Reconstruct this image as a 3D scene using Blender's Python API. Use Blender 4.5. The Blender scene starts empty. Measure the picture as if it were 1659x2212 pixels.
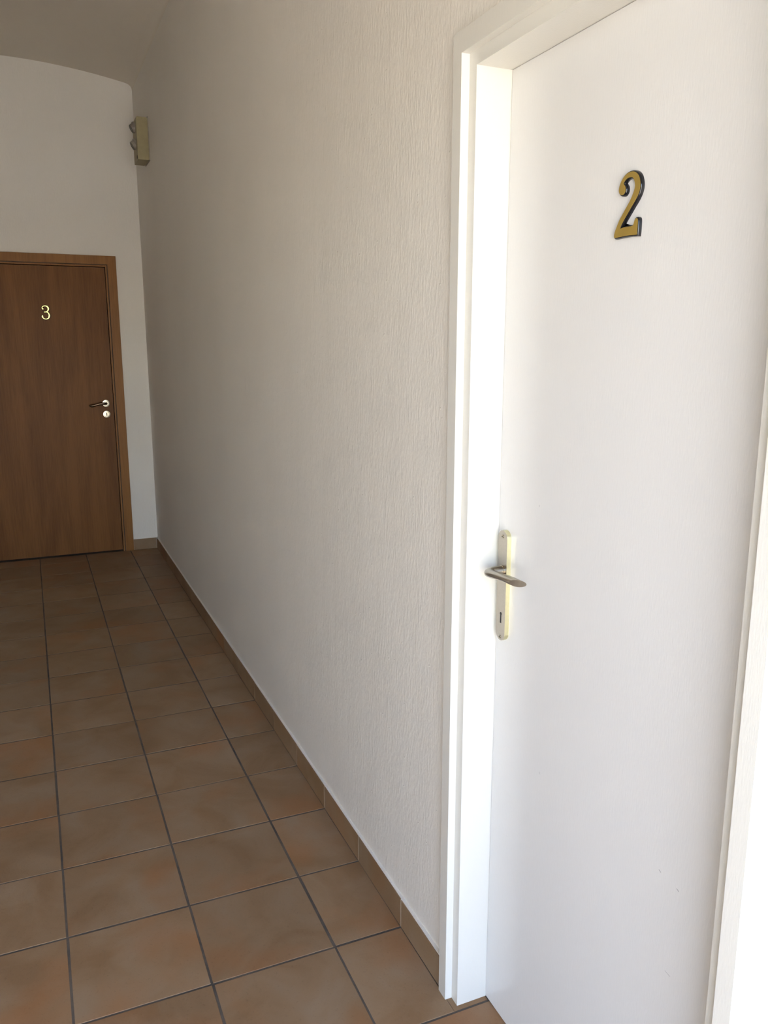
import bpy, bmesh, math, random
from mathutils import Vector, Matrix
random.seed(7)
scene = bpy.context.scene
COL = scene.collection
R = math.radians

# ------------------------------------------------------------------ camera
cd = bpy.data.cameras.new('camera')
cam = bpy.data.objects.new('camera', cd); COL.objects.link(cam)
cd.sensor_fit = 'VERTICAL'; cd.sensor_height = 24.0
cd.lens = 1753.29 / 2212 * 24.0
cd.clip_start = 0.02
cam.location = (-0.7615, -1.9302, 1.4437)
cam.rotation_euler = (math.pi/2 - 0.203, 0.0, -0.4071)
scene.camera = cam

# ------------------------------------------------------------------ daylight
SUN_EL, SUN_AZ = 58.0, 95.0          # azimuth measured clockwise from +y
w = bpy.data.worlds.new('sky'); scene.world = w; w.use_nodes = True
nt = w.node_tree; nt.nodes.clear()
out = nt.nodes.new('ShaderNodeOutputWorld'); bg = nt.nodes.new('ShaderNodeBackground')
sky = nt.nodes.new('ShaderNodeTexSky'); sky.sky_type = 'NISHITA'
sky.sun_disc = False; sky.sun_elevation = R(SUN_EL); sky.sun_rotation = R(SUN_AZ)
sky.air_density = 1.0; sky.dust_density = 1.0; sky.ozone_density = 1.0
bg.inputs['Strength'].default_value = 2.13
wb = nt.nodes.new('ShaderNodeMix'); wb.data_type = 'RGBA'; wb.blend_type = 'MULTIPLY'; wb.inputs[0].default_value = 1.0
wb.inputs[7].default_value = (1.24, 1.12, 1.09, 1)      # daylight white balance of the photograph
nt.links.new(sky.outputs[0], wb.inputs[6]); nt.links.new(wb.outputs[2], bg.inputs[0]); nt.links.new(bg.outputs[0], out.inputs[0])
sd = bpy.data.lights.new('sun', 'SUN'); sd.energy = 35.0; sd.angle = R(0.53); sd.color = (1.0, 0.95, 0.85)
sun = bpy.data.objects.new('sun', sd); COL.objects.link(sun)
az, el = R(SUN_AZ), R(SUN_EL)
sdir = Vector((math.sin(az)*math.cos(el), math.cos(az)*math.cos(el), math.sin(el)))
sun.rotation_euler = sdir.to_track_quat('Z', 'Y').to_euler()
sun.location = (0, -8, 8)

scene.view_settings.view_transform = 'Standard'
scene.view_settings.look = 'None'
scene.view_settings.gamma = 1.0
scene.view_settings.use_curve_mapping = False
scene.view_settings.exposure = 0.0

# ------------------------------------------------------------------ dimensions
YF = 3.985            # far wall
YR = -1.300           # where the right wall steps back beside the camera
YE = -2.30            # entrance wall behind the camera
XL = -1.585           # left wall
XV = 0.62             # right wall of the entrance bay
PX, PY = 0.300, 0.2921     # floor tile pitch
ZS, ZA = 3.100, 3.181      # vault springing and crown
FLOORZ = 0.0

# ------------------------------------------------------------------ materials
def mat(name):
    m = bpy.data.materials.new(name); m.use_nodes = True
    n = m.node_tree.nodes; b = n['Principled BSDF']
    return m, m.node_tree, b

def node(nt, t, **kw):
    n = nt.nodes.new(t)
    for k, v in kw.items():
        if k in n.inputs: n.inputs[k].default_value = v
        else: setattr(n, k, v)
    return n

def ramp(nt, stops):
    r = nt.nodes.new('ShaderNodeValToRGB')
    e = r.color_ramp.elements
    while len(e) < len(stops): e.new(0.5)
    for i, (p, c) in enumerate(stops):
        e[i].position = p; e[i].color = (*c, 1)
    return r

def bump(nt, b, height, strength, dist):
    bp = nt.nodes.new('ShaderNodeBump')
    bp.inputs['Strength'].default_value = strength; bp.inputs['Distance'].default_value = dist
    nt.links.new(height, bp.inputs['Height']); nt.links.new(bp.outputs[0], b.inputs['Normal'])
    return bp

def plaster(name, col, brush=1.0):
    m, nt, b = mat(name)
    g = node(nt, 'ShaderNodeNewGeometry')
    mp = node(nt, 'ShaderNodeMapping'); mp.inputs['Scale'].default_value = (1, 1, 0.28)
    nt.links.new(g.outputs['Position'], mp.inputs[0])
    n1 = node(nt, 'ShaderNodeTexNoise', Scale=150.0, Detail=3.0, Roughness=0.6)
    n2 = node(nt, 'ShaderNodeTexNoise', Scale=9.0, Detail=4.0, Roughness=0.55)
    n3 = node(nt, 'ShaderNodeTexNoise', Scale=2.2, Detail=3.0)
    nt.links.new(mp.outputs[0], n1.inputs['Vector']); nt.links.new(mp.outputs[0], n2.inputs['Vector'])
    nt.links.new(g.outputs['Position'], n3.inputs['Vector'])
    r = ramp(nt, [(0.3, tuple(c*0.965 for c in col)), (0.7, col)])
    nt.links.new(n3.outputs['Fac'], r.inputs[0]); nt.links.new(r.outputs[0], b.inputs['Base Color'])
    vo = node(nt, 'ShaderNodeTexVoronoi', Scale=26.0, Randomness=1.0)      # stray specks in the paint
    nt.links.new(g.outputs['Position'], vo.inputs['Vector'])
    vr = ramp(nt, [(0.0, (1, 1, 1)), (0.07, (0, 0, 0))])
    nt.links.new(vo.outputs['Distance'], vr.inputs[0])
    a = node(nt, 'ShaderNodeMath', operation='MULTIPLY_ADD'); a.inputs[1].default_value = 2.2
    nt.links.new(n2.outputs['Fac'], a.inputs[0]); nt.links.new(n1.outputs['Fac'], a.inputs[2])
    a2 = node(nt, 'ShaderNodeMath', operation='MULTIPLY_ADD'); a2.inputs[1].default_value = 0.8
    nt.links.new(vr.outputs[0], a2.inputs[0]); nt.links.new(a.outputs[0], a2.inputs[2])
    bump(nt, b, a2.outputs[0], 0.35*brush, 0.004)
    b.inputs['Roughness'].default_value = 0.62
    b.inputs['Specular IOR Level'].default_value = 0.35
    return m

def enamel(name, col, rough=0.2, fine=1.0):
    m, nt, b = mat(name)
    g = node(nt, 'ShaderNodeNewGeometry')
    mp = node(nt, 'ShaderNodeMapping'); mp.inputs['Scale'].default_value = (1, 1, 0.16)
    nt.links.new(g.outputs['Position'], mp.inputs[0])
    n1 = node(nt, 'ShaderNodeTexNoise', Scale=420.0, Detail=2.0)
    n2 = node(nt, 'ShaderNodeTexNoise', Scale=14.0, Detail=2.0)
    nt.links.new(mp.outputs[0], n1.inputs['Vector']); nt.links.new(g.outputs['Position'], n2.inputs['Vector'])
    a = node(nt, 'ShaderNodeMath', operation='MULTIPLY_ADD'); a.inputs[1].default_value = 1.2
    nt.links.new(n2.outputs['Fac'], a.inputs[0]); nt.links.new(n1.outputs['Fac'], a.inputs[2])
    bump(nt, b, a.outputs[0], 0.10*fine, 0.002)
    b.inputs['Base Color'].default_value = (*col, 1)
    b.inputs['Roughness'].default_value = rough
    return m

def terracotta(name, dark=1.0):
    m, nt, b = mat(name)
    g = node(nt, 'ShaderNodeNewGeometry'); oi = node(nt, 'ShaderNodeObjectInfo')
    mul = node(nt, 'ShaderNodeMath', operation='MULTIPLY'); mul.inputs[1].default_value = 37.0
    nt.links.new(oi.outputs['Random'], mul.inputs[0])
    add = node(nt, 'ShaderNodeVectorMath', operation='ADD')
    nt.links.new(g.outputs['Position'], add.inputs[0]); nt.links.new(mul.outputs[0], add.inputs[1])
    n1 = node(nt, 'ShaderNodeTexNoise', Scale=5.5, Detail=4.0, Roughness=0.55, Distortion=0.6)
    n2 = node(nt, 'ShaderNodeTexNoise', Scale=4.0, Detail=3.0, Roughness=0.5)
    n3 = node(nt, 'ShaderNodeTexNoise', Scale=170.0, Detail=4.0, Roughness=0.65)
    for n in (n1, n2, n3): nt.links.new(add.outputs[0], n.inputs['Vector'])
    k = dark*0.76
    r1 = ramp(nt, [(0.34, (0.305*k, 0.182*k, 0.092*k)), (0.52, (0.355*k, 0.230*k, 0.130*k)), (0.70, (0.385*k, 0.268*k, 0.168*k))])
    nt.links.new(n1.outputs['Fac'], r1.inputs[0])
    r2 = ramp(nt, [(0.52, (0, 0, 0)), (0.70, (1, 1, 1))])
    nt.links.new(n2.outputs['Fac'], r2.inputs[0])
    mx = node(nt, 'ShaderNodeMix', data_type='RGBA')
    nt.links.new(r1.outputs[0], mx.inputs[6]); mx.inputs[7].default_value = (0.40*k, 0.185*k, 0.075*k, 1)
    sc = node(nt, 'ShaderNodeMath', operation='MULTIPLY'); sc.inputs[1].default_value = 0.6
    nt.links.new(r2.outputs[0], sc.inputs[0]); nt.links.new(sc.outputs[0], mx.inputs[0])
    hv = node(nt, 'ShaderNodeHueSaturation')
    mr = node(nt, 'ShaderNodeMapRange'); mr.inputs[3].default_value = 0.9; mr.inputs[4].default_value = 1.08
    nt.links.new(oi.outputs['Random'], mr.inputs[0]); nt.links.new(mr.outputs[0], hv.inputs['Value'])
    nt.links.new(mx.outputs[2], hv.inputs['Color'])
    sp = ramp(nt, [(0.28, (0.75, 0.75, 0.75)), (0.42, (1, 1, 1))])
    nt.links.new(n3.outputs['Fac'], sp.inputs[0])
    m2 = node(nt, 'ShaderNodeMix', data_type='RGBA', blend_type='MULTIPLY'); m2.inputs[0].default_value = 0.6
    nt.links.new(hv.outputs[0], m2.inputs[6]); nt.links.new(sp.outputs[0], m2.inputs[7])
    nt.links.new(m2.outputs[2], b.inputs['Base Color'])
    bump(nt, b, n3.outputs['Fac'], 0.15, 0.002)
    b.inputs['Specular IOR Level'].default_value = 0.20
    rr = node(nt, 'ShaderNodeMapRange'); rr.inputs[3].default_value = 0.42; rr.inputs[4].default_value = 0.56
    nt.links.new(n1.outputs['Fac'], rr.inputs[0]); nt.links.new(rr.outputs[0], b.inputs['Roughness'])
    return m

def grout(name, c0, c1):
    m, nt, b = mat(name)
    g = node(nt, 'ShaderNodeNewGeometry')
    n = node(nt, 'ShaderNodeTexNoise', Scale=6.0, Detail=5.0, Roughness=0.7)
    nt.links.new(g.outputs['Position'], n.inputs['Vector'])
    r = ramp(nt, [(0.35, c0), (0.68, c1)])
    nt.links.new(n.outputs['Fac'], r.inputs[0]); nt.links.new(r.outputs[0], b.inputs['Base Color'])
    b.inputs['Roughness'].default_value = 0.9
    n2 = node(nt, 'ShaderNodeTexNoise', Scale=300.0, Detail=3.0)
    nt.links.new(g.outputs['Position'], n2.inputs['Vector'])
    bump(nt, b, n2.outputs['Fac'], 0.4, 0.002)
    return m

def oak(name, light, dark, rough=0.45):
    m, nt, b = mat(name)
    g = node(nt, 'ShaderNodeTexCoord')
    mp = node(nt, 'ShaderNodeMapping'); mp.inputs['Scale'].default_value = (1, 1, 0.10)
    nt.links.new(g.outputs['Object'], mp.inputs[0])
    n0 = node(nt, 'ShaderNodeTexNoise', Scale=3.2, Detail=2.0, Roughness=0.4)
    nt.links.new(mp.outputs[0], n0.inputs['Vector'])
    m20 = node(nt, 'ShaderNodeMath', operation='MULTIPLY'); m20.inputs[1].default_value = 60.0
    nt.links.new(n0.outputs['Fac'], m20.inputs[0])
    sn = node(nt, 'ShaderNodeMath', operation='SINE'); nt.links.new(m20.outputs[0], sn.inputs[0])
    mp2 = node(nt, 'ShaderNodeMapping'); mp2.inputs['Scale'].default_value = (1, 1, 0.035)
    nt.links.new(g.outputs['Object'], mp2.inputs[0])
    n1 = node(nt, 'ShaderNodeTexNoise', Scale=190.0, Detail=3.0, Roughness=0.6)
    n2 = node(nt, 'ShaderNodeTexNoise', Scale=14.0, Detail=3.0, Roughness=0.5)
    for n in (n1, n2): nt.links.new(mp2.outputs[0], n.inputs['Vector'])
    a = node(nt, 'ShaderNodeMath', operation='MULTIPLY_ADD'); a.inputs[1].default_value = 0.10
    nt.links.new(sn.outputs[0], a.inputs[0]); nt.links.new(n1.outputs['Fac'], a.inputs[2])
    a2 = node(nt, 'ShaderNodeMath', operation='MULTIPLY_ADD'); a2.inputs[1].default_value = 0.9
    nt.links.new(n2.outputs['Fac'], a2.inputs[0]); nt.links.new(a.outputs[0], a2.inputs[2])
    r = ramp(nt, [(0.62, dark), (1.18, light)])
    mr = node(nt, 'ShaderNodeMapRange'); mr.inputs[1].default_value = 0.6; mr.inputs[2].default_value = 1.25
    nt.links.new(a2.outputs[0], mr.inputs[0])
    r = ramp(nt, [(0.1, dark), (0.9, light)])
    nt.links.new(mr.outputs[0], r.inputs[0]); nt.links.new(r.outputs[0], b.inputs['Base Color'])
    bump(nt, b, n1.outputs['Fac'], 0.08, 0.001)
    b.inputs['Roughness'].default_value = rough; b.inputs['Specular IOR Level'].default_value = 0.16
    return m

def simple(name, col, rough=0.5, metal=0.0, scale=60.0, var=0.06, bstr=0.0):
    m, nt, b = mat(name)
    g = node(nt, 'ShaderNodeTexCoord')
    n = node(nt, 'ShaderNodeTexNoise', Scale=scale, Detail=3.0)
    nt.links.new(g.outputs['Object'], n.inputs['Vector'])
    r = ramp(nt, [(0.3, tuple(c*(1-var) for c in col)), (0.7, tuple(min(1, c*(1+var)) for c in col))])
    nt.links.new(n.outputs['Fac'], r.inputs[0]); nt.links.new(r.outputs[0], b.inputs['Base Color'])
    b.inputs['Roughness'].default_value = rough; b.inputs['Metallic'].default_value = metal
    if bstr: bump(nt, b, n.outputs['Fac'], bstr, 0.001)
    return m

M_WALL = plaster('white_wall_paint', (0.78, 0.74, 0.675))
M_CEIL = plaster('ceiling_paint', (0.735, 0.67, 0.575), 0.6)
M_ENAMEL = enamel('white_gloss_enamel', (0.71, 0.69, 0.63), 0.2, 1.0)
M_LEAF = enamel('white_gloss_door_paint', (0.755, 0.745, 0.725), 0.2, 1.2)
M_TILE = terracotta('terracotta_floor_tile')
M_SKIRT = terracotta('terracotta_skirting_tile', 1.0)
M_GROUT = grout('floor_grout', (0.050, 0.042, 0.034), (0.125, 0.100, 0.076))
M_SGROUT = grout('skirting_grout', (0.66, 0.61, 0.53), (0.78, 0.73, 0.66))
M_OAK = oak('oak_veneer', (0.200, 0.082, 0.020), (0.132, 0.051, 0.012))
M_OAKF = oak('oak_casing', (0.290, 0.132, 0.038), (0.215, 0.092, 0.026), 0.4)
M_DARK = simple('dark_gap', (0.02, 0.017, 0.015), 0.8)
M_SCUFF = simple('paint_scuff', (0.38, 0.37, 0.37), 0.6)
M_RUBBER = simple('door_seal', (0.06, 0.04, 0.03), 0.7)
M_NICKEL = simple('satin_nickel', (0.40, 0.365, 0.31), 0.30, 1.0, 200.0, 0.03)
M_EDGE = simple('lit_plate_edge', (0.78, 0.74, 0.48), 0.32, 1.0, 200.0, 0.03)
M_BLACK2 = simple('black_matt_plastic', (0.010, 0.008, 0.007), 0.6, 0.0, 40.0, 0.1)
M_BLACK2.node_tree.nodes['Principled BSDF'].inputs['Specular IOR Level'].default_value = 0.15
M_NICKEL2 = simple('polished_nickel', (0.43, 0.385, 0.30), 0.22, 1.0, 200.0, 0.03)
M_BRONZE = simple('dark_bronze', (0.11, 0.075, 0.05), 0.25, 1.0, 200.0, 0.05)
M_GOLD = simple('matt_gold_foil', (0.40, 0.265, 0.055), 0.42, 0.35, 40.0, 0.04)
M_BRASS = simple('polished_brass', (0.44, 0.37, 0.13), 0.22, 1.0, 40.0, 0.03)
M_BLACK = simple('black_gloss_plastic', (0.008, 0.008, 0.010), 0.16, 0.0, 40.0, 0.1)
M_BOX = simple('olive_beige_plastic', (0.31, 0.26, 0.135), 0.5, 0.0, 50.0, 0.06)
M_KNOB = simple('grey_plastic', (0.27, 0.24, 0.195), 0.45, 0.0, 50.0, 0.1)
M_GASKET = simple('dark_grey_plastic', (0.085, 0.075, 0.06), 0.5)
M_PAVE = simple('pale_paving', (0.56, 0.52, 0.43), 0.85, 0.0, 8.0, 0.12)

# ------------------------------------------------------------------ mesh helpers
def loc_of(p):
    v = Vector((0, 0, 0))
    while p is not None:
        v += p.location; p = p.parent
    return v

def tag(o, label=None, cat=None, group=None, kind=None):
    if label: o['label'] = label
    if cat: o['category'] = cat
    if group: o['group'] = group
    if kind: o['kind'] = kind
    return o

def empty(name, loc, label=None, cat=None, kind=None):
    o = bpy.data.objects.new(name, None); COL.objects.link(o); o.location = loc
    o.empty_display_size = 0.1
    return tag(o, label, cat, None, kind)

def obj(name, bm, m, parent=None, origin=None, smooth=None, bevel=0.0, segs=2):
    """link a bmesh given in world coordinates as one mesh object; origin = its own base point"""
    if bevel:
        bmesh.ops.bevel(bm, geom=[e for e in bm.edges if len(e.link_faces) == 2 and e.calc_face_angle(0) > 0.5],
                        offset=bevel, segments=segs, affect='EDGES', profile=0.5, clamp_overlap=True)
    bmesh.ops.recalc_face_normals(bm, faces=bm.faces)
    if origin is None:
        lo = Vector([min(v.co[i] for v in bm.verts) for i in range(3)])
        hi = Vector([max(v.co[i] for v in bm.verts) for i in range(3)])
        origin = (lo + hi)/2; origin.z = lo.z
    origin = Vector(origin)
    bmesh.ops.translate(bm, verts=bm.verts, vec=-origin)
    me = bpy.data.meshes.new(name); bm.to_mesh(me); bm.free()
    me.materials.append(m)
    o = bpy.data.objects.new(name, me); COL.objects.link(o)
    if parent is not None:
        o.parent = parent
        o.location = origin - loc_of(parent)
    else: o.location = origin
    if smooth is not None:
        for p in me.polygons: p.use_smooth = True
        if smooth < 3.0:
            me.set_sharp_from_angle(angle=smooth)
    return o

def box(bm, x0, x1, y0, y1, z0, z1):
    v = [bm.verts.new((x, y, z)) for x in (x0, x1) for y in (y0, y1) for z in (z0, z1)]
    for f in ((0,1,3,2),(4,6,7,5),(0,4,5,1),(2,3,7,6),(0,2,6,4),(1,5,7,3)):
        bm.faces.new([v[i] for i in f])
    return v

def BM(*boxes):
    bm = bmesh.new()
    for b in boxes: box(bm, *b)
    return bm

def prism(bm, pts, to3, h0, h1):
    """extrude polygon pts (2D) between heights h0 and h1; to3(u,v,h) -> 3D"""
    a = [bm.verts.new(to3(u, v, h0)) for u, v in pts]
    b = [bm.verts.new(to3(u, v, h1)) for u, v in pts]
    n = len(pts)
    bm.faces.new(a); bm.faces.new(b[::-1])
    for i in range(n): bm.faces.new((a[i], a[(i+1) % n], b[(i+1) % n], b[i]))

def lathe(bm, prof, to3, n=32):
    """prof: list of (radius, h) -> closed surface of revolution; to3(a, b, h)"""
    rings = []
    for r, h in prof:
        if r < 1e-6: rings.append([bm.verts.new(to3(0, 0, h))])
        else: rings.append([bm.verts.new(to3(r*math.cos(2*math.pi*i/n), r*math.sin(2*math.pi*i/n), h)) for i in range(n)])
    for A, B in zip(rings, rings[1:]):
        for i in range(n):
            j = (i+1) % n
            if len(A) == 1 and len(B) == 1: continue
            if len(A) == 1: bm.faces.new((A[0], B[i], B[j]))
            elif len(B) == 1: bm.faces.new((A[i], A[j], B[0]))
            else: bm.faces.new((A[i], A[j], B[j], B[i]))

def sweep(bm, stations, n=20, cap=True):
    """stations: (centre, axis_u, axis_v, ru, rv)"""
    rings = []
    for c, u, v, ru, rv in stations:
        rings.append([bm.verts.new(Vector(c) + Vector(u)*ru*math.cos(2*math.pi*i/n) + Vector(v)*rv*math.sin(2*math.pi*i/n)) for i in range(n)])
    for A, B in zip(rings, rings[1:]):
        for i in range(n):
            j = (i+1) % n; bm.faces.new((A[i], A[j], B[j], B[i]))
    if cap:
        bm.faces.new(rings[0]); bm.faces.new(rings[-1][::-1])

def offset_poly(pts, d):
    n = len(pts); res = []
    area = sum(pts[i][0]*pts[(i+1)%n][1]-pts[(i+1)%n][0]*pts[i][1] for i in range(n))
    s = 1 if area > 0 else -1
    for i in range(n):
        p0, p1, p2 = Vector(pts[i-1]), Vector(pts[i]), Vector(pts[(i+1) % n])
        e1 = (p1-p0).normalized(); e2 = (p2-p1).normalized()
        n1 = Vector((e1.y, -e1.x))*s; n2 = Vector((e2.y, -e2.x))*s
        b = (n1+n2)
        b = b.normalized() if b.length > 1e-6 else n1
        k = min(1.0/max(b.dot(n1), 0.35), 1.6)
        res.append(tuple(p1 + b*d*k))
    return res

def smooth_closed(pts, it=1, sharp=()):
    """Chaikin corner cutting that leaves the listed indices sharp"""
    for _ in range(it):
        res = []; ns = []
        n = len(pts)
        for i in range(n):
            p = Vector(pts[i])
            if i in sharp:
                ns.append(len(res)); res.append(tuple(p))
            else:
                a = Vector(pts[i-1]); c = Vector(pts[(i+1) % n])
                res.append(tuple(p*0.75+a*0.25)); res.append(tuple(p*0.75+c*0.25))
        pts, sharp = res, set(ns)
    return pts

# ------------------------------------------------------------------ room shell
def arc_z(x):
    half = -XL/2; xc = XL/2; s = ZA-ZS
    Rr = (half*half+s*s)/(2*s)
    return ZA-Rr+math.sqrt(max(Rr*Rr-(x-xc)**2, 0))

# floor: grout bed + tiles
floor = obj('floor', BM((-3.1, XV+0.1, YE-0.18, YF+0.1, -0.12, -0.0008)), M_GROUT)
tag(floor, 'terracotta tiled corridor floor with grey grout joints', 'floor', kind='structure')
def tile_mesh(name, sx, sy, h, b=0.0009):
    bm = bmesh.new(); box(bm, -sx/2, sx/2, -sy/2, sy/2, -h, 0)
    top = [e for e in bm.edges if all(v.co.z > -1e-6 for v in e.verts)]
    bmesh.ops.bevel(bm, geom=top, offset=b, segments=1, affect='EDGES')
    bmesh.ops.recalc_face_normals(bm, faces=bm.faces)
    me = bpy.data.meshes.new(name); bm.to_mesh(me); bm.free(); me.materials.append(M_TILE)
    return me
floor_origin = floor.location.copy()
def put_tile(me, x, y, jit=True):
    o = bpy.data.objects.new('tile', me); COL.objects.link(o); o.parent = floor
    j = (lambda a: random.uniform(-a, a)) if jit else (lambda a: 0)
    o.location = Vector((x+j(0.0006), y+j(0.0007), j(0.0003))) - floor_origin
    o.rotation_euler = (j(0.0008), j(0.0008), j(0.0012))
    return o
JX, JY = 0.0058, 0.0058
full = tile_mesh('tile', PX-JX, PY-JY, 0.011)
XC = -0.186                       # column joint nearest the right wall
partw = 0.0 - XC - 0.0068
part = tile_mesh('tile_cut', partw-JX, PY-JY, 0.011)
for k in range(-9, 14):
    y = k*PY + PY/2
    if y + PY/2 > YF: break
    sl = -0.0022*(y)              # the column joints drift slightly along the corridor
    left = -3.0 if y < -0.2 else XL     # the entrance bay with its added left part is wider than the corridor
    for c in range(9):
        x = XC - PX*c - PX/2
        if x - PX/2 + sl > left: put_tile(full, x+sl, y)
        elif x + PX/2 + sl - left > 0.03:   # cut tile along the left wall
            cw = x + PX/2 + sl - left
            o = put_tile(full, left+cw/2, y); o.scale.x = (cw-JX)/(PX-JX)
            break
    if y+PY/2 < -0.58:
        put_tile(full, XC + PX/2 + sl, y)
        if y+PY/2 < YR: put_tile(full, XC + PX*1.5 + sl, y)
    else:
        o = put_tile(part, XC + partw/2 + sl/2, y)
        o.scale.x = (partw-sl)/partw
# narrow piece running under the frame of the white door
o = obj('tile', BM((-0.0099, 0.0738, -2*PY+0.0026, -0.5150, -0.011, -0.0001)), M_TILE, floor)
# last cut row at the far wall and cut column at the left wall
k_last = int((YF)//PY); y0 = k_last*PY
if YF - y0 > 0.03:
    d = YF - y0 - 0.012
    fm = tile_mesh('tile_far', PX-JX, d-0.002, 0.011); fp = tile_mesh('tile_corner', partw-JX, d-0.002, 0.011)
    for c in range(4): put_tile(fm, XC-PX*c-PX/2-0.0088, y0+d/2+0.002)
    cw = XC-PX*4-0.0088-XL
    o = put_tile(fm, XL+cw/2, y0+d/2+0.002); o.scale.x = (cw-JX)/(PX-JX)
    o = put_tile(fp, XC+partw/2-0.0044, y0+d/2+0.002); o.scale.x = (partw+0.0088)/partw

# ceiling vault
bm = bmesh.new()
prof = []
N = 40
x_in = -0.03
prof.append((0.0, ZS-0.035)); 
for t in (0.25, 0.5, 0.75):       # soft fillet where the vault meets the wall
    a = Vector((0.0, ZS-0.035)); bq = Vector((0.0, arc_z(0.0))); cq = Vector((-0.04, arc_z(-0.04)))
    p = a*(1-t)**2 + bq*2*t*(1-t) + cq*t*t
    prof.append((p.x, p.y))
for i in range(N+1):
    x = -0.04 + (XL+0.08)*i/N
    prof.append((x, arc_z(x)))
for t in (0.25, 0.5, 0.75, 1.0):
    a = Vector((XL+0.04, arc_z(XL+0.04))); bq = Vector((XL, arc_z(XL))); cq = Vector((XL, ZS-0.035))
    p = a*(1-t)**2 + bq*2*t*(1-t) + cq*t*t
    prof.append((p.x, p.y))
a = [bm.verts.new((x, YR, z)) for x, z in prof]; b = [bm.verts.new((x, YF, z)) for x, z in prof]
for i in range(len(prof)-1): bm.faces.new((a[i], a[i+1], b[i+1], b[i]))
ta = [bm.verts.new((x, YR, 3.4)) for x in (0.2, XL-0.2)]; tb = [bm.verts.new((x, YF, 3.4)) for x in (0.2, XL-0.2)]
bm.faces.new((ta[0], ta[1], tb[1], tb[0]))
bm.faces.new((a[0], ta[0], tb[0], b[0])); bm.faces.new((ta[1], a[-1], b[-1], tb[1]))
bm.faces.new([ta[0]]+a+[ta[1]]); bm.faces.new([tb[0]]+b+[tb[1]])
ceil = obj('ceiling', bm, M_CEIL, smooth=0.6)
tag(ceil, 'shallow vaulted white plaster ceiling of the corridor', 'ceiling', kind='structure')
bay = obj('ceiling_entrance', BM((-3.2, XV+0.2, YE-0.18, YR, ZS, 3.4), (-3.2, XL-0.2, YR, 0.1, ZS, 3.4)), M_CEIL)
tag(bay, 'flat white ceiling over the entrance bay and its added left part behind the camera', 'ceiling', kind='structure')

# walls
DY0, DY1, DZ = -1.2735, -0.5446, 1.9495          # rough opening of the white door
TW = 0.125
wr = obj('wall_right', BM((0, TW, DY1+0.012, YF, 0, ZS-0.03), (0, TW, DY0-0.012, DY1+0.012, DZ+0.012, ZS-0.03), (0, TW, YR+0.0005, DY0-0.012, 0, ZS-0.03)), M_WALL)
tag(wr, 'white brushed plaster wall along the right side of the corridor', 'wall', kind='structure')
wt = obj('wall_return', BM((TW, XV+0.15, YR, YR+0.12, 0, ZS), (-0.0005, TW, YR-0.0012, YR+0.0005, 0, ZS)), M_WALL)
tag(wt, 'sunlit white end of the wall beside the near door jamb', 'wall', kind='structure')
XB, YB = -3.0, -0.10      # unseen bay, widened left to cut light bounced onto the white door
wl = obj('wall_left', BM((XL-0.15, XL, YB, YF, 0, ZS), (XB-0.15, XB, YE-0.18, YB+0.15, 0, ZS), (XB, XL-0.15, YB, YB+0.15, 0, ZS)), M_WALL)
tag(wl, 'white plaster wall along the left side of the corridor, set back round an added bay', 'wall', kind='structure')
FX0, FX1, FZ = -1.062, -0.226, 1.968             # rough opening of the oak door
wf = obj('wall_far', BM((FX1, 0.2, YF, YF+0.15, 0, 3.4), (FX0, FX1, YF, YF+0.15, FZ, 3.4), (XL-0.15, FX0, YF, YF+0.15, 0, 3.4)), M_WALL)
tag(wf, 'white end wall around the oak door', 'wall', kind='structure')
wv = obj('wall_side', BM((XV, XV+0.15, YE-0.18, YR, 0, ZS)), M_WALL)
tag(wv, 'white side wall of the entrance bay behind the camera', 'wall', kind='structure')
EX0, EX1, EZ = -1.50, 0.05, 2.20                  # unseen opening behind the camera, sized for the daylight it lets in
we = obj('wall_entrance', BM((-3.15, EX0, YE-0.18, YE, 0, ZS), (EX1, XV+0.15, YE-0.18, YE, 0, ZS), (EX0, EX1, YE-0.18, YE, EZ, ZS)), M_WALL)
tag(we, 'white entrance wall with an unseen open doorway behind the camera, shaped to let in the daylight', 'wall', kind='structure')
gr = obj('floor_outside', BM((-25, 25, -45, YE-0.18, -0.2, -0.03)), M_PAVE)
tag(gr, 'pale sunlit paving outside the entrance', 'floor', kind='structure')
# skirting
SH = 0.078
def baseboard(name, label, bx, grout_box):
    o = obj(name, BM(grout_box), M_SGROUT)
    return tag(o, label, 'baseboard', kind='structure')
bbr = baseboard('baseboard_right', 'row of terracotta skirting tiles along the right wall', None, (-0.0084, 0.0, -0.5135, YF, 0, SH-0.001))
def skirt_tile(parent, x0, x1, y0, y1):
    o = obj('tile', BM((x0, x1, y0, y1, 0.0005, SH+random.uniform(-0.0008, 0.0008))), M_SKIRT, parent, bevel=0.0012, segs=1)
    return o
edges = [-0.5135] + [k*PY for k in range(-1, 14) if k*PY < YF-0.02] + [YF-0.009]
for a_, b_ in zip(edges, edges[1:]):
    skirt_tile(bbr, -0.0092, -0.0060, a_+0.0018, b_-0.0018)
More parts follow.
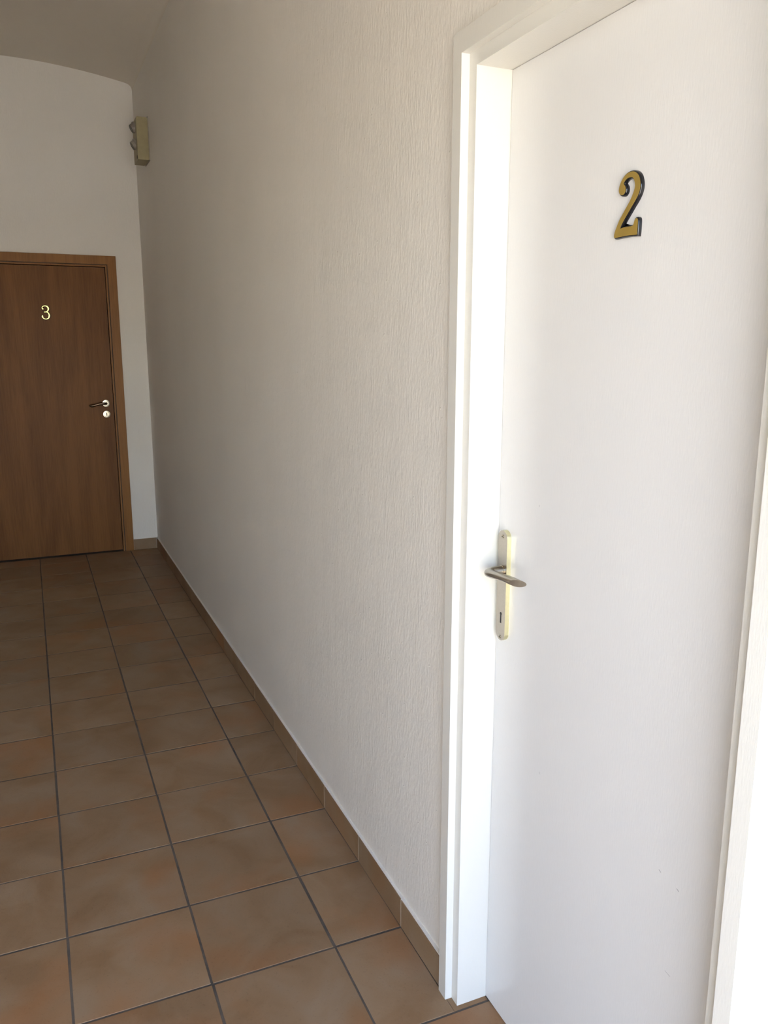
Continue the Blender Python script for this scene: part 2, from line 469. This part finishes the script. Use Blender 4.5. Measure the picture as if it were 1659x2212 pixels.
# painter's filler bead along the top of the skirting
bead = obj('bead', BM((-0.0075, 0.0, -0.5135, YF, SH-0.0006, SH+0.0022)), M_WALL, bbr)
bbf = baseboard('baseboard_far', 'short piece of terracotta skirting beside the oak door', None, (-0.171, 0.0, YF-0.0062, YF, 0, SH-0.001))
skirt_tile(bbf, -0.1685, -0.0105, YF-0.0092, YF-0.0062)
obj('bead', BM((-0.171, 0.0, YF-0.0075, YF, SH-0.0006, SH+0.0022)), M_WALL, bbf)
bbl = baseboard('baseboard_left', 'row of terracotta skirting tiles along the left wall', None, (XL, XL+0.0084, YB, YF, 0, SH-0.001))
for k in range(0, 14):
    skirt_tile(bbl, XL+0.0060, XL+0.0092, max(k*PY, YB)+0.0018, min((k+1)*PY, YF)-0.0018)
skirt_tile(bbl, XL+0.0060, XL+0.0092, YB, -0.0018)
bbm = baseboard('baseboard_end', 'terracotta skirting left of the oak door', None, (XL+0.010, FX0-0.057, YF-0.0062, YF, 0, SH-0.001))
for a_, b_ in ((XL+0.011, XL+0.21), (XL+0.2136, FX0-0.058)):
    skirt_tile(bbm, a_, b_, YF-0.0092, YF-0.0060)

# ------------------------------------------------------------------ white door 2
d1 = empty('door_1', (0.08, -0.909, 0), 'white painted door with numeral two in a stepped white frame, in the right wall', 'door', 'structure')
OY0, OY1, OZ = -1.2475, -0.5705, 1.9250           # clear opening
xf, xb = 0.0020, 0.1200
obj('frame_post', BM((xf, xb, OY1, DY1+0.0115, 0, DZ+0.0115)), M_ENAMEL, d1, bevel=0.003)
obj('frame_post', BM((xf, xb, DY0-0.0115, OY0, 0, DZ+0.0115)), M_ENAMEL, d1, bevel=0.003)
obj('frame_head', BM((xf, xb, OY0, OY1, OZ, DZ+0.0115)), M_ENAMEL, d1, bevel=0.003)
AX = -0.0145; AW = 0.0315; AH = 0.0370
def arch(name, pts):
    bm = bmesh.new(); prism(bm, pts, lambda u, v, h: (h, u, v), AX, xf)
    return obj(name, bm, M_ENAMEL, d1, bevel=0.003, segs=2)
NAW = 0.0265
arch('architrave', [(DY1, 0), (DY1+AW, 0), (DY1+AW, DZ+AH), (DY1, DZ)])
arch('architrave', [(DY0, 0), (DY0, DZ), (DY0-NAW, DZ+AH), (DY0-NAW, 0)])
arch('architrave', [(DY1, DZ), (DY1+AW, DZ+AH), (DY0-NAW, DZ+AH), (DY0, DZ)])
LX = 0.0745
leaf = obj('door_leaf', BM((LX, 0.1125, OY0+0.0015, OY1-0.0014, 0.003, OZ-0.0008)), M_LEAF, d1, bevel=0.0012, segs=2)
obj('leaf_light_block', BM((0.1126, 0.1200, OY0, OY1, 0, OZ)), M_DARK, d1)  # added panel behind the leaf, blocks outside light at the gaps

# small scuffs in the paint of the leaf
for ya, za, yb, zb, wd in ((-1.0697, 0.6460, -1.0727, 0.6443, 0.0012), (-1.1083, 0.6390, -1.1122, 0.6372, 0.0012), (-1.0976, 0.4879, -1.1089, 0.4862, 0.0005), (-0.7074, 1.1566, -0.7074, 1.1550, 0.0013), (-0.7425, 0.6427, -0.7443, 0.6397, 0.0008)):
    a_, b_ = Vector((ya, za)), Vector((yb, zb)); t_ = (b_-a_).normalized(); n_ = Vector((-t_.y, t_.x))*wd/2
    bm = bmesh.new(); prism(bm, [a_-t_*wd, a_+n_, b_+n_, b_+t_*wd, b_-n_, a_-n_], lambda u, v, h: (LX-h, u, v), -0.0003, 0.00012)
    obj('scuff', bm, M_SCUFF, leaf)
# handle set on the white door
def fx(u, v, h): return (LX-h, u, v)              # u along y, v up, h out of the leaf
PYc, PZ0, PZ1, PW = -0.6018, 0.8625, 1.0885, 0.0325
def stadium(yc, z0, z1, wd, n=14):
    r = wd/2; pts = []
    for i in range(n+1):
        a_ = math.pi*i/n; pts.append((yc+r*math.cos(a_), z1-r+r*math.sin(a_)))
    for i in range(n+1):
        a_ = math.pi+math.pi*i/n; pts.append((yc+r*math.cos(a_), z0+r+r*math.sin(a_)))
    return pts
handle = obj('handle_plate', (lambda bm: (prism(bm, stadium(PYc, PZ0, PZ1, PW), fx, 0.0, 0.0095), bm)[1])(bmesh.new()), M_NICKEL, d1, smooth=0.5, bevel=0.0008, segs=2)
handle.data.materials.append(M_EDGE)
for p in handle.data.polygons:
    if abs(p.normal.x) < 0.3: p.material_index = 1  # plate sides coloured lighter and yellower for the warm light they catch
handle['label'] = 'satin nickel long plate with lever handle and keyhole'
def keyhole_pts(yc, z0, z1, r=0.0032, hw=0.0019):
    pts = [(yc-hw*1.25, z0), (yc+hw*1.25, z0), (yc+hw, z1-1.6*r)]
    for i in range(11):
        a_ = -0.9 + (math.pi+1.8)*i/10
        pts.append((yc+r*math.cos(a_), z1-r+r*math.sin(a_)))
    pts.append((yc-hw, z1-1.6*r))
    return pts
bm = bmesh.new(); prism(bm, keyhole_pts(-0.6025, 0.8990, 0.9216), fx, 0.0085, 0.00975)
obj('keyhole', bm, M_DARK, handle)
for zs in (1.0765, 0.8697):
    bm = bmesh.new()
    lathe(bm, [(0, 0.009), (0.0036, 0.009), (0.0036, 0.0103), (0.0030, 0.0110), (0, 0.0110)], lambda a_, b_, h: fx(PYc+a_, zs+b_, h), 20)
    sc = obj('screw', bm, M_NICKEL2, handle, smooth=0.5)
    # cross slot in the screw head
    bm = bmesh.new()
    box(bm, LX-0.01112, LX-0.0105, PYc-0.0022, PYc+0.0022, zs-0.0005, zs+0.0005)
    box(bm, LX-0.01112, LX-0.0105, PYc-0.0005, PYc+0.0005, zs-0.0022, zs+0.0022)
    obj('screw_slot', bm, M_DARK, handle)
# lever: round neck, tight bend, flat paddle running away from the jamb
bm = bmesh.new()
st = []
ZL = 1.0075
X = Vector((-1, 0, 0)); Yv = Vector((0, -1, 0)); Z = Vector((0, 0, 1))
for h in (0.0085, 0.016, 0.024, 0.031):
    st.append(((LX-h, PYc, ZL), Yv, Z, 0.0092, 0.0096))
nb = 9
for i in range(1, nb+1):
    t = i/nb*math.pi/2; r = 0.0125
    c = Vector((LX-0.031-r*math.sin(t), PYc-r*(1-math.cos(t)), ZL+0.0006*i/nb))
    u = Yv*math.cos(t) - X*math.sin(t)           # in-plane normal
    ru = 0.0092 + (0.0112-0.0092)*i/nb; rv = 0.0096 - (0.0096-0.0072)*i/nb
    st.append((c, u, Z, ru, rv))
c0 = st[-1][0]
for s_, dx, dz, ru, rv in ((0.012, 0.0012, 0.0004, 0.0112, 0.0064), (0.028, 0.0042, 0.0012, 0.0115, 0.0060), (0.046, 0.0076, 0.0014, 0.0118, 0.0058), (0.064, 0.0098, 0.0010, 0.0120, 0.0058), (0.080, 0.0108, 0.0004, 0.0124, 0.0060)):
    st.append((Vector(c0)+Vector((dx, -s_, dz)), (-X+Yv*-0.12).normalized(), Z, ru, rv*1.12))
c_ = st[-1]
st[-1] = (Vector(c_[0])+Vector((0.0005, 0.0, 0)), (-X+Yv*1.05).normalized(), Z, 0.0168, c_[4])
sweep(bm, st, 28)
lev = obj('lever', bm, M_NICKEL, handle, smooth=0.7)
bm = bmesh.new()
lathe(bm, [(0.0089, 0.0094), (0.0112, 0.0094), (0.0112, 0.0112), (0.0104, 0.0122), (0.0089, 0.0122)], lambda a_, b_, h: fx(PYc+a_, ZL+b_, h), 28)
obj('lever_ring', bm, M_NICKEL2, handle, smooth=0.5)

# ------------------------------------------------------------------ numerals on the doors
# outlines in millimetres: u to the right as read, v up from the numeral's foot
OUT2 = [(-24.1, 69.0), (-23.8, 72.5), (-22.8, 75.8), (-20.8, 79.6), (-17.8, 83.2), (-14.4, 86.4), (-10.0, 89.1), (-5.5, 90.8), (-1.0, 91.4), (4.5, 91.1), (9.6, 89.8), (13.9, 87.6), (17.8, 84.2), (20.3, 80.6), (22.0, 76.3), (23.1, 72.2), (23.3, 67.6), (22.6, 63.2), (21.0, 58.9), (18.3, 54.7), (15.1, 50.6), (11.4, 46.6), (7.2, 42.5), (3.0, 37.9), (-1.6, 33.0), (-6.3, 28.0), (-10.5, 23.3), (-13.9, 19.0), (-16.8, 13.8), (-12.6, 14.6), (-7.9, 14.9), (-2.3, 14.8), (4.2, 14.6), (8.4, 14.7), (11.6, 15.0), (12.9, 16.0), (13.7, 17.5), (14.4, 19.7), (15.2, 22.3), (16.6, 24.1), (19.3, 24.6), (21.5, 23.6), (22.3, 21.3), (22.4, 15.5), (22.3, 8.6), (22.1, 3.9), (21.7, 1.1), (12.8, 1.7), (4.5, 2.2), (-5.8, 2.2), (-16.2, 2.2), (-26.8, 1.8), (-28.5, 2.4), (-29.4, 4.0), (-29.4, 7.0), (-28.1, 11.1), (-25.6, 15.6), (-22.7, 20.7), (-19.4, 26.2), (-15.0, 31.0), (-10.7, 35.7), (-6.5, 40.7), (-2.3, 45.4), (1.1, 49.3), (4.4, 53.4), (7.1, 57.9), (9.5, 61.8), (11.0, 65.6), (11.8, 69.5), (11.5, 72.4), (10.4, 76.6), (8.7, 79.8), (6.3, 82.2), (2.5, 83.6), (-2.1, 84.0), (-6.7, 83.3), (-10.2, 81.6), (-12.8, 79.4), (-14.0, 77.3), (-12.9, 75.7), (-10.9, 73.9), (-9.1, 71.5), (-8.6, 68.8), (-8.8, 65.9), (-10.4, 63.3), (-13.1, 61.6), (-16.8, 61.4), (-20.2, 62.8), (-22.4, 65.2), (-23.8, 67.5)]
UP3 = [(-15.5, 74.7), (-19.9, 78.9), (-20.2, 83.1), (-16.4, 88.9), (-10.0, 93.3), (-1.8, 94.4), (7.6, 92.9), (14.6, 86.6), (18.0, 78.1), (16.7, 69.6), (11.3, 61.7), (3.5, 56.8), (-7.5, 55.2)]
LO3 = [(-7.5, 55.2), (7.4, 55.2), (13.2, 51.7), (18.1, 44.7), (20.3, 36.9), (19.6, 28.3), (15.4, 18.2), (8.2, 12.4), (-2.9, 10.1), (-12.2, 12.9), (-18.5, 18.5), (-21.8, 24.9), (-20.6, 29.9)]

def numeral_body(bm, pts, to3, d_out, hs):
    """bevelled black body round a face outline: loft of offset outlines"""
    rings = []
    for d, h in hs:
        q = offset_poly(pts, d*1.0)
        rings.append([bm.verts.new(to3(u, v, h)) for u, v in q])
    n = len(pts)
    for A, B in zip(rings, rings[1:]):
        for i in range(n): bm.faces.new((A[i], A[(i+1) % n], B[(i+1) % n], B[i]))
    bm.faces.new(rings[0]); bm.faces.new(rings[-1][::-1])

pts2 = smooth_closed(OUT2, 1, {28, 46})
def n2(u, v, h): return (LX-h*0.001, -0.915-u*0.001, 1.600+v*0.001)
bm = bmesh.new()
numeral_body(bm, pts2, n2, 2.0, [(2.0, 0.0), (2.0, 3.2), (1.6, 4.6), (0.9, 5.7), (0.15, 6.2)])
num2 = obj('door_numeral', bm, M_BLACK, None, origin=(LX, -0.915, 1.600), smooth=0.9)
tag(num2, 'matt gold number 2 with glossy black edges, stuck on the white door', 'number')
bm = bmesh.new()
numeral_body(bm, pts2, n2, 0, [(0.0, 6.0), (0.0, 6.45), (-0.25, 6.6)])
nf = obj('numeral_face', bm, M_GOLD, num2); nf['label'] = 'flat matt gold face'

def ribbon(bm, path, widths, to3, grow, h0, h1, n_end=8):
    """stroke of varying half width with rounded ends, as a closed outline, lofted h0 to h1"""
    P = [Vector(p) for p in path]
    # Catmull-Rom refinement
    Q, W = [], []
    for i in range(len(P)-1):
        p0 = P[max(i-1, 0)]; p1 = P[i]; p2 = P[i+1]; p3 = P[min(i+2, len(P)-1)]
        for k in range(4):
            t = k/4
            Q.append(0.5*((2*p1)+(p2-p0)*t+(2*p0-5*p1+4*p2-p3)*t*t+(3*p1-p0-3*p2+p3)*t**3))
            W.append(widths[i]*(1-t)+widths[i+1]*t)
    Q.append(P[-1]); W.append(widths[-1])
    L, Rr = [], []
    n = len(Q)
    for i in range(n):
        d = (Q[min(i+1, n-1)]-Q[max(i-1, 0)]).normalized(); nn = Vector((-d.y, d.x))
        L.append((i, Q[i]+nn*(W[i]+grow))); Rr.append((i, Q[i]-nn*(W[i]+grow)))
    def lay(h, sh):
        l, r = [], []
        for i in range(n):
            d = (Q[min(i+1, n-1)]-Q[max(i-1, 0)]).normalized(); nn = Vector((-d.y, d.x))
            l.append(bm.verts.new(to3(*(Q[i]+nn*(W[i]+grow-sh)), h))); r.append(bm.verts.new(to3(*(Q[i]-nn*(W[i]+grow-sh)), h)))
        def cap(i, sgn):
            d = (Q[min(i+1, n-1)]-Q[max(i-1, 0)]).normalized()*sgn; nn = Vector((-d.y, d.x)); res = []
            for k in range(1, n_end):
                a_ = math.pi*k/n_end
                p = Q[i]+(nn*math.cos(a_)-d*-1*math.sin(a_))*(W[i]+grow-sh)
                res.append(bm.verts.new(to3(*p, h)))
            return res
        e1 = cap(n-1, 1); e0 = cap(0, -1)
        return l, e1, r, e0
    lo = lay(h0, 0.0); hi = lay(h1, min(0.6, h1-h0))
    def loop(t): return t[0]+t[1]+t[2][::-1]+t[3]
    A, B = loop(lo), loop(hi)
    m = len(A)
    for i in range(m): bm.faces.new((A[i], A[(i+1) % m], B[(i+1) % m], B[i]))
    for t, fl in ((lo, 0), (hi, 1)):
        for i in range(n-1): bm.faces.new((t[0][i], t[0][i+1], t[2][i+1], t[2][i]))
        bm.faces.new([t[0][n-1]]+t[1]+[t[2][n-1]])
        bm.faces.new([t[2][0]]+t[3]+[t[0][0]])

# ------------------------------------------------------------------ oak door
LY = YF+0.003
d2 = empty('door_2', (-0.644, YF, 0), 'closed oak veneer door with numeral three in an oak casing, at the end of the corridor', 'door', 'structure')
def casing(pts):
    bm = bmesh.new(); prism(bm, pts, lambda u, v, h: (u, h, v), YF-0.015, YF+0.0)
    return obj('casing', bm, M_OAKF, d2, bevel=0.002, segs=2)
CW = 0.056
casing([(FX1, 0), (FX1+CW, 0), (FX1+CW, FZ+CW), (FX1, FZ)])
casing([(FX0, 0), (FX0, FZ), (FX0-CW, FZ+CW), (FX0-CW, 0)])
casing([(FX1, FZ), (FX1+CW, FZ+CW), (FX0-CW, FZ+CW), (FX0, FZ)])
JW = 0.0145
obj('frame_post', BM((FX1-JW, FX1-0.005, YF-0.008, YF+0.1, 0, FZ-0.005)), M_OAKF, d2, bevel=0.0015)
obj('frame_post', BM((FX0+0.005, FX0+JW, YF-0.008, YF+0.1, 0, FZ-0.005)), M_OAKF, d2, bevel=0.0015)
obj('frame_head', BM((FX0+JW, FX1-JW, YF-0.008, YF+0.1, FZ-JW, FZ-0.005)), M_OAKF, d2, bevel=0.0015)
obj('seal', BM((FX1-0.005, FX1, YF, YF+0.1, 0, FZ), (FX0, FX0+0.005, YF, YF+0.1, 0, FZ), (FX0+0.005, FX1-0.005, YF, YF+0.1, FZ-0.005, FZ)), M_RUBBER, d2)
GL = 0.0045
leaf2 = obj('door_leaf', BM((FX0+JW+GL, FX1-JW-GL, LY, LY+0.04, 0.010, FZ-JW-GL)), M_OAK, d2, bevel=0.0012, segs=2)
obj('leaf_light_block', BM((FX0+JW, FX1-JW, LY+0.041, YF+0.1, 0, FZ-JW)), M_DARK, d2)  # added backing that keeps daylight from leaking round the oak leaf

def fy(u, v, h): return (u, LY-h, v)
HX, HZ = -0.2925, 1.0500
def rosette(name, zc, m):
    bm = bmesh.new()
    lathe(bm, [(0, 0), (0.0243, 0), (0.0243, 0.0040), (0.0232, 0.0056), (0.0180, 0.0060), (0.0172, 0.0050), (0.0162, 0.0050), (0.0154, 0.0068), (0, 0.0070)],
          lambda a_, b_, h: fy(HX+a_, zc+b_, h), 40)
    return obj(name, bm, m, d2, smooth=0.6)
ro = rosette('handle_rosette', HZ, M_NICKEL2); ro['label'] = 'round polished rosette with dark curved lever'
bm = bmesh.new()
st = []
Zv = Vector((0, 0, 1)); Xm = Vector((-1, 0, 0)); Ym = Vector((0, -1, 0))
for h in (0.006, 0.016, 0.030): st.append((Vector(fy(HX, HZ, h)), Xm, Zv, 0.0085, 0.0085))
for i in range(1, 8):
    t = i/7*math.pi/2; r = 0.013
    c = Vector(fy(HX-r*(1-math.cos(t)), HZ-0.001*i/7, 0.030+r*math.sin(t)))
    st.append((c, (Xm*math.cos(t)-Ym*math.sin(t)), Zv, 0.0085-0.0015*i/7, 0.0085))
for u, v, h, ru, rv in ((-0.030, 0.0005, 0.0430, 0.0062, 0.0078), (-0.048, -0.0010, 0.0420, 0.0060, 0.0072), (-0.066, -0.0060, 0.0405, 0.0060, 0.0072), (-0.082, -0.0105, 0.0390, 0.0062, 0.0078), (-0.096, -0.0120, 0.0380, 0.0060, 0.0074), (-0.107, -0.0118, 0.0375, 0.0046, 0.0050), (-0.1125, -0.0112, 0.0372, 0.0016, 0.0018)):
    st.append((Vector(fy(HX+u, HZ+v, h)), -Ym, Zv, ru, rv*1.15))
sweep(bm, st, 18)
lv2 = obj('lever', bm, M_BRONZE, ro, smooth=0.8)
rk = rosette('key_rosette', 0.9760, M_NICKEL2); rk['label'] = 'round polished rosette with keyhole'
bm = bmesh.new(); prism(bm, keyhole_pts(HX, 0.9655, 0.9865, 0.0036, 0.0024), fy, 0.0070, 0.0079)
obj('keyhole', bm, M_DARK, rk)

U3, V3 = -0.630, 1.600
def n3(u, v, h): return (U3+u*0.001, LY-h*0.001, V3+v*0.001)
wu = [4.6, 3.2, 2.6, 2.6, 2.9, 3.3, 3.9, 4.8, 5.0, 4.6, 3.6, 2.9, 2.9]
wl_ = [2.9, 2.9, 3.3, 4.2, 4.9, 4.9, 4.4, 3.7, 2.9, 3.0, 3.4, 4.2, 4.8]
bm = bmesh.new()
ribbon(bm, UP3, wu, n3, 3.3, 0.0, 3.0); ribbon(bm, LO3, wl_, n3, 3.3, 0.0, 3.02)
num3 = obj('door_numeral', bm, M_BLACK2, None, origin=(U3, LY, V3), smooth=0.8)
tag(num3, 'small shiny brass number 3 with black edges, stuck on the oak door', 'number')
bm = bmesh.new()
ribbon(bm, UP3, wu, n3, -0.3, 2.5, 3.9); ribbon(bm, LO3, wl_, n3, -0.3, 2.5, 3.92)
nf3 = obj('numeral_face', bm, M_BRASS, num3); nf3['label'] = 'shiny brass face'

# ------------------------------------------------------------------ wall box high in the far corner
BX0, BY0, BY1, BZ0, BZ1 = -0.068, 3.352, 3.525, 2.520, 2.757
bm = bmesh.new()
prism(bm, [(0.0, BZ0+0.004), (-0.012, BZ0), (BX0, BZ0), (BX0, BZ1-0.004), (-0.060, BZ1), (-0.012, BZ1), (0.0, BZ1-0.006)], lambda u, v, h: (u, h, v), BY0, BY1)
wb = obj('wall_box', bm, M_BOX, None, origin=(0.0, (BY0+BY1)/2, BZ0), bevel=0.003, segs=2)
tag(wb, 'olive beige plastic box with two grey fittings, high on right wall near far corner', 'wall box')
bm = BM((-0.0035, 0.0, BY0-0.006, BY1+0.006, BZ0-0.002, BZ1+0.006))
obj('back_plate', bm, M_KNOB, wb, bevel=0.001, segs=1)
for zc, dz in ((2.700, -0.020), (2.606, -0.018)):
    bm = bmesh.new()
    ax = Vector((-1, 0, -0.55)).normalized(); yv = Vector((0, 1, 0)); uv = ax.cross(yv).normalized()
    yc = 3.425
    base = Vector((BX0+0.006, yc, zc+0.014))
    def t3(a_, b_, h): return base + ax*h + yv*a_ + uv*b_
    lathe(bm, [(0, 0), (0.033, 0), (0.033, 0.009), (0.028, 0.012), (0.027, 0.024), (0.024, 0.029), (0, 0.029)], t3, 12)
    kb = obj('fitting', bm, M_KNOB, wb, smooth=0.5)
    bm = bmesh.new()
    lathe(bm, [(0.024, 0.0285), (0.024, 0.0315), (0.017, 0.0330), (0.013, 0.0300), (0.013, 0.0285)], t3, 12)
    obj('fitting_rim', bm, M_GASKET, kb, smooth=0.5)
bm = bmesh.new(); lathe(bm, [(0, 0), (0.006, 0), (0.006, 0.0015), (0.004, 0.0025), (0, 0.0025)], lambda a_, b_, h: (BX0-h, 3.38+a_, 2.538+b_*1.6), 14)
obj('cover_screw', bm, M_DARK, wb, smooth=0.5)
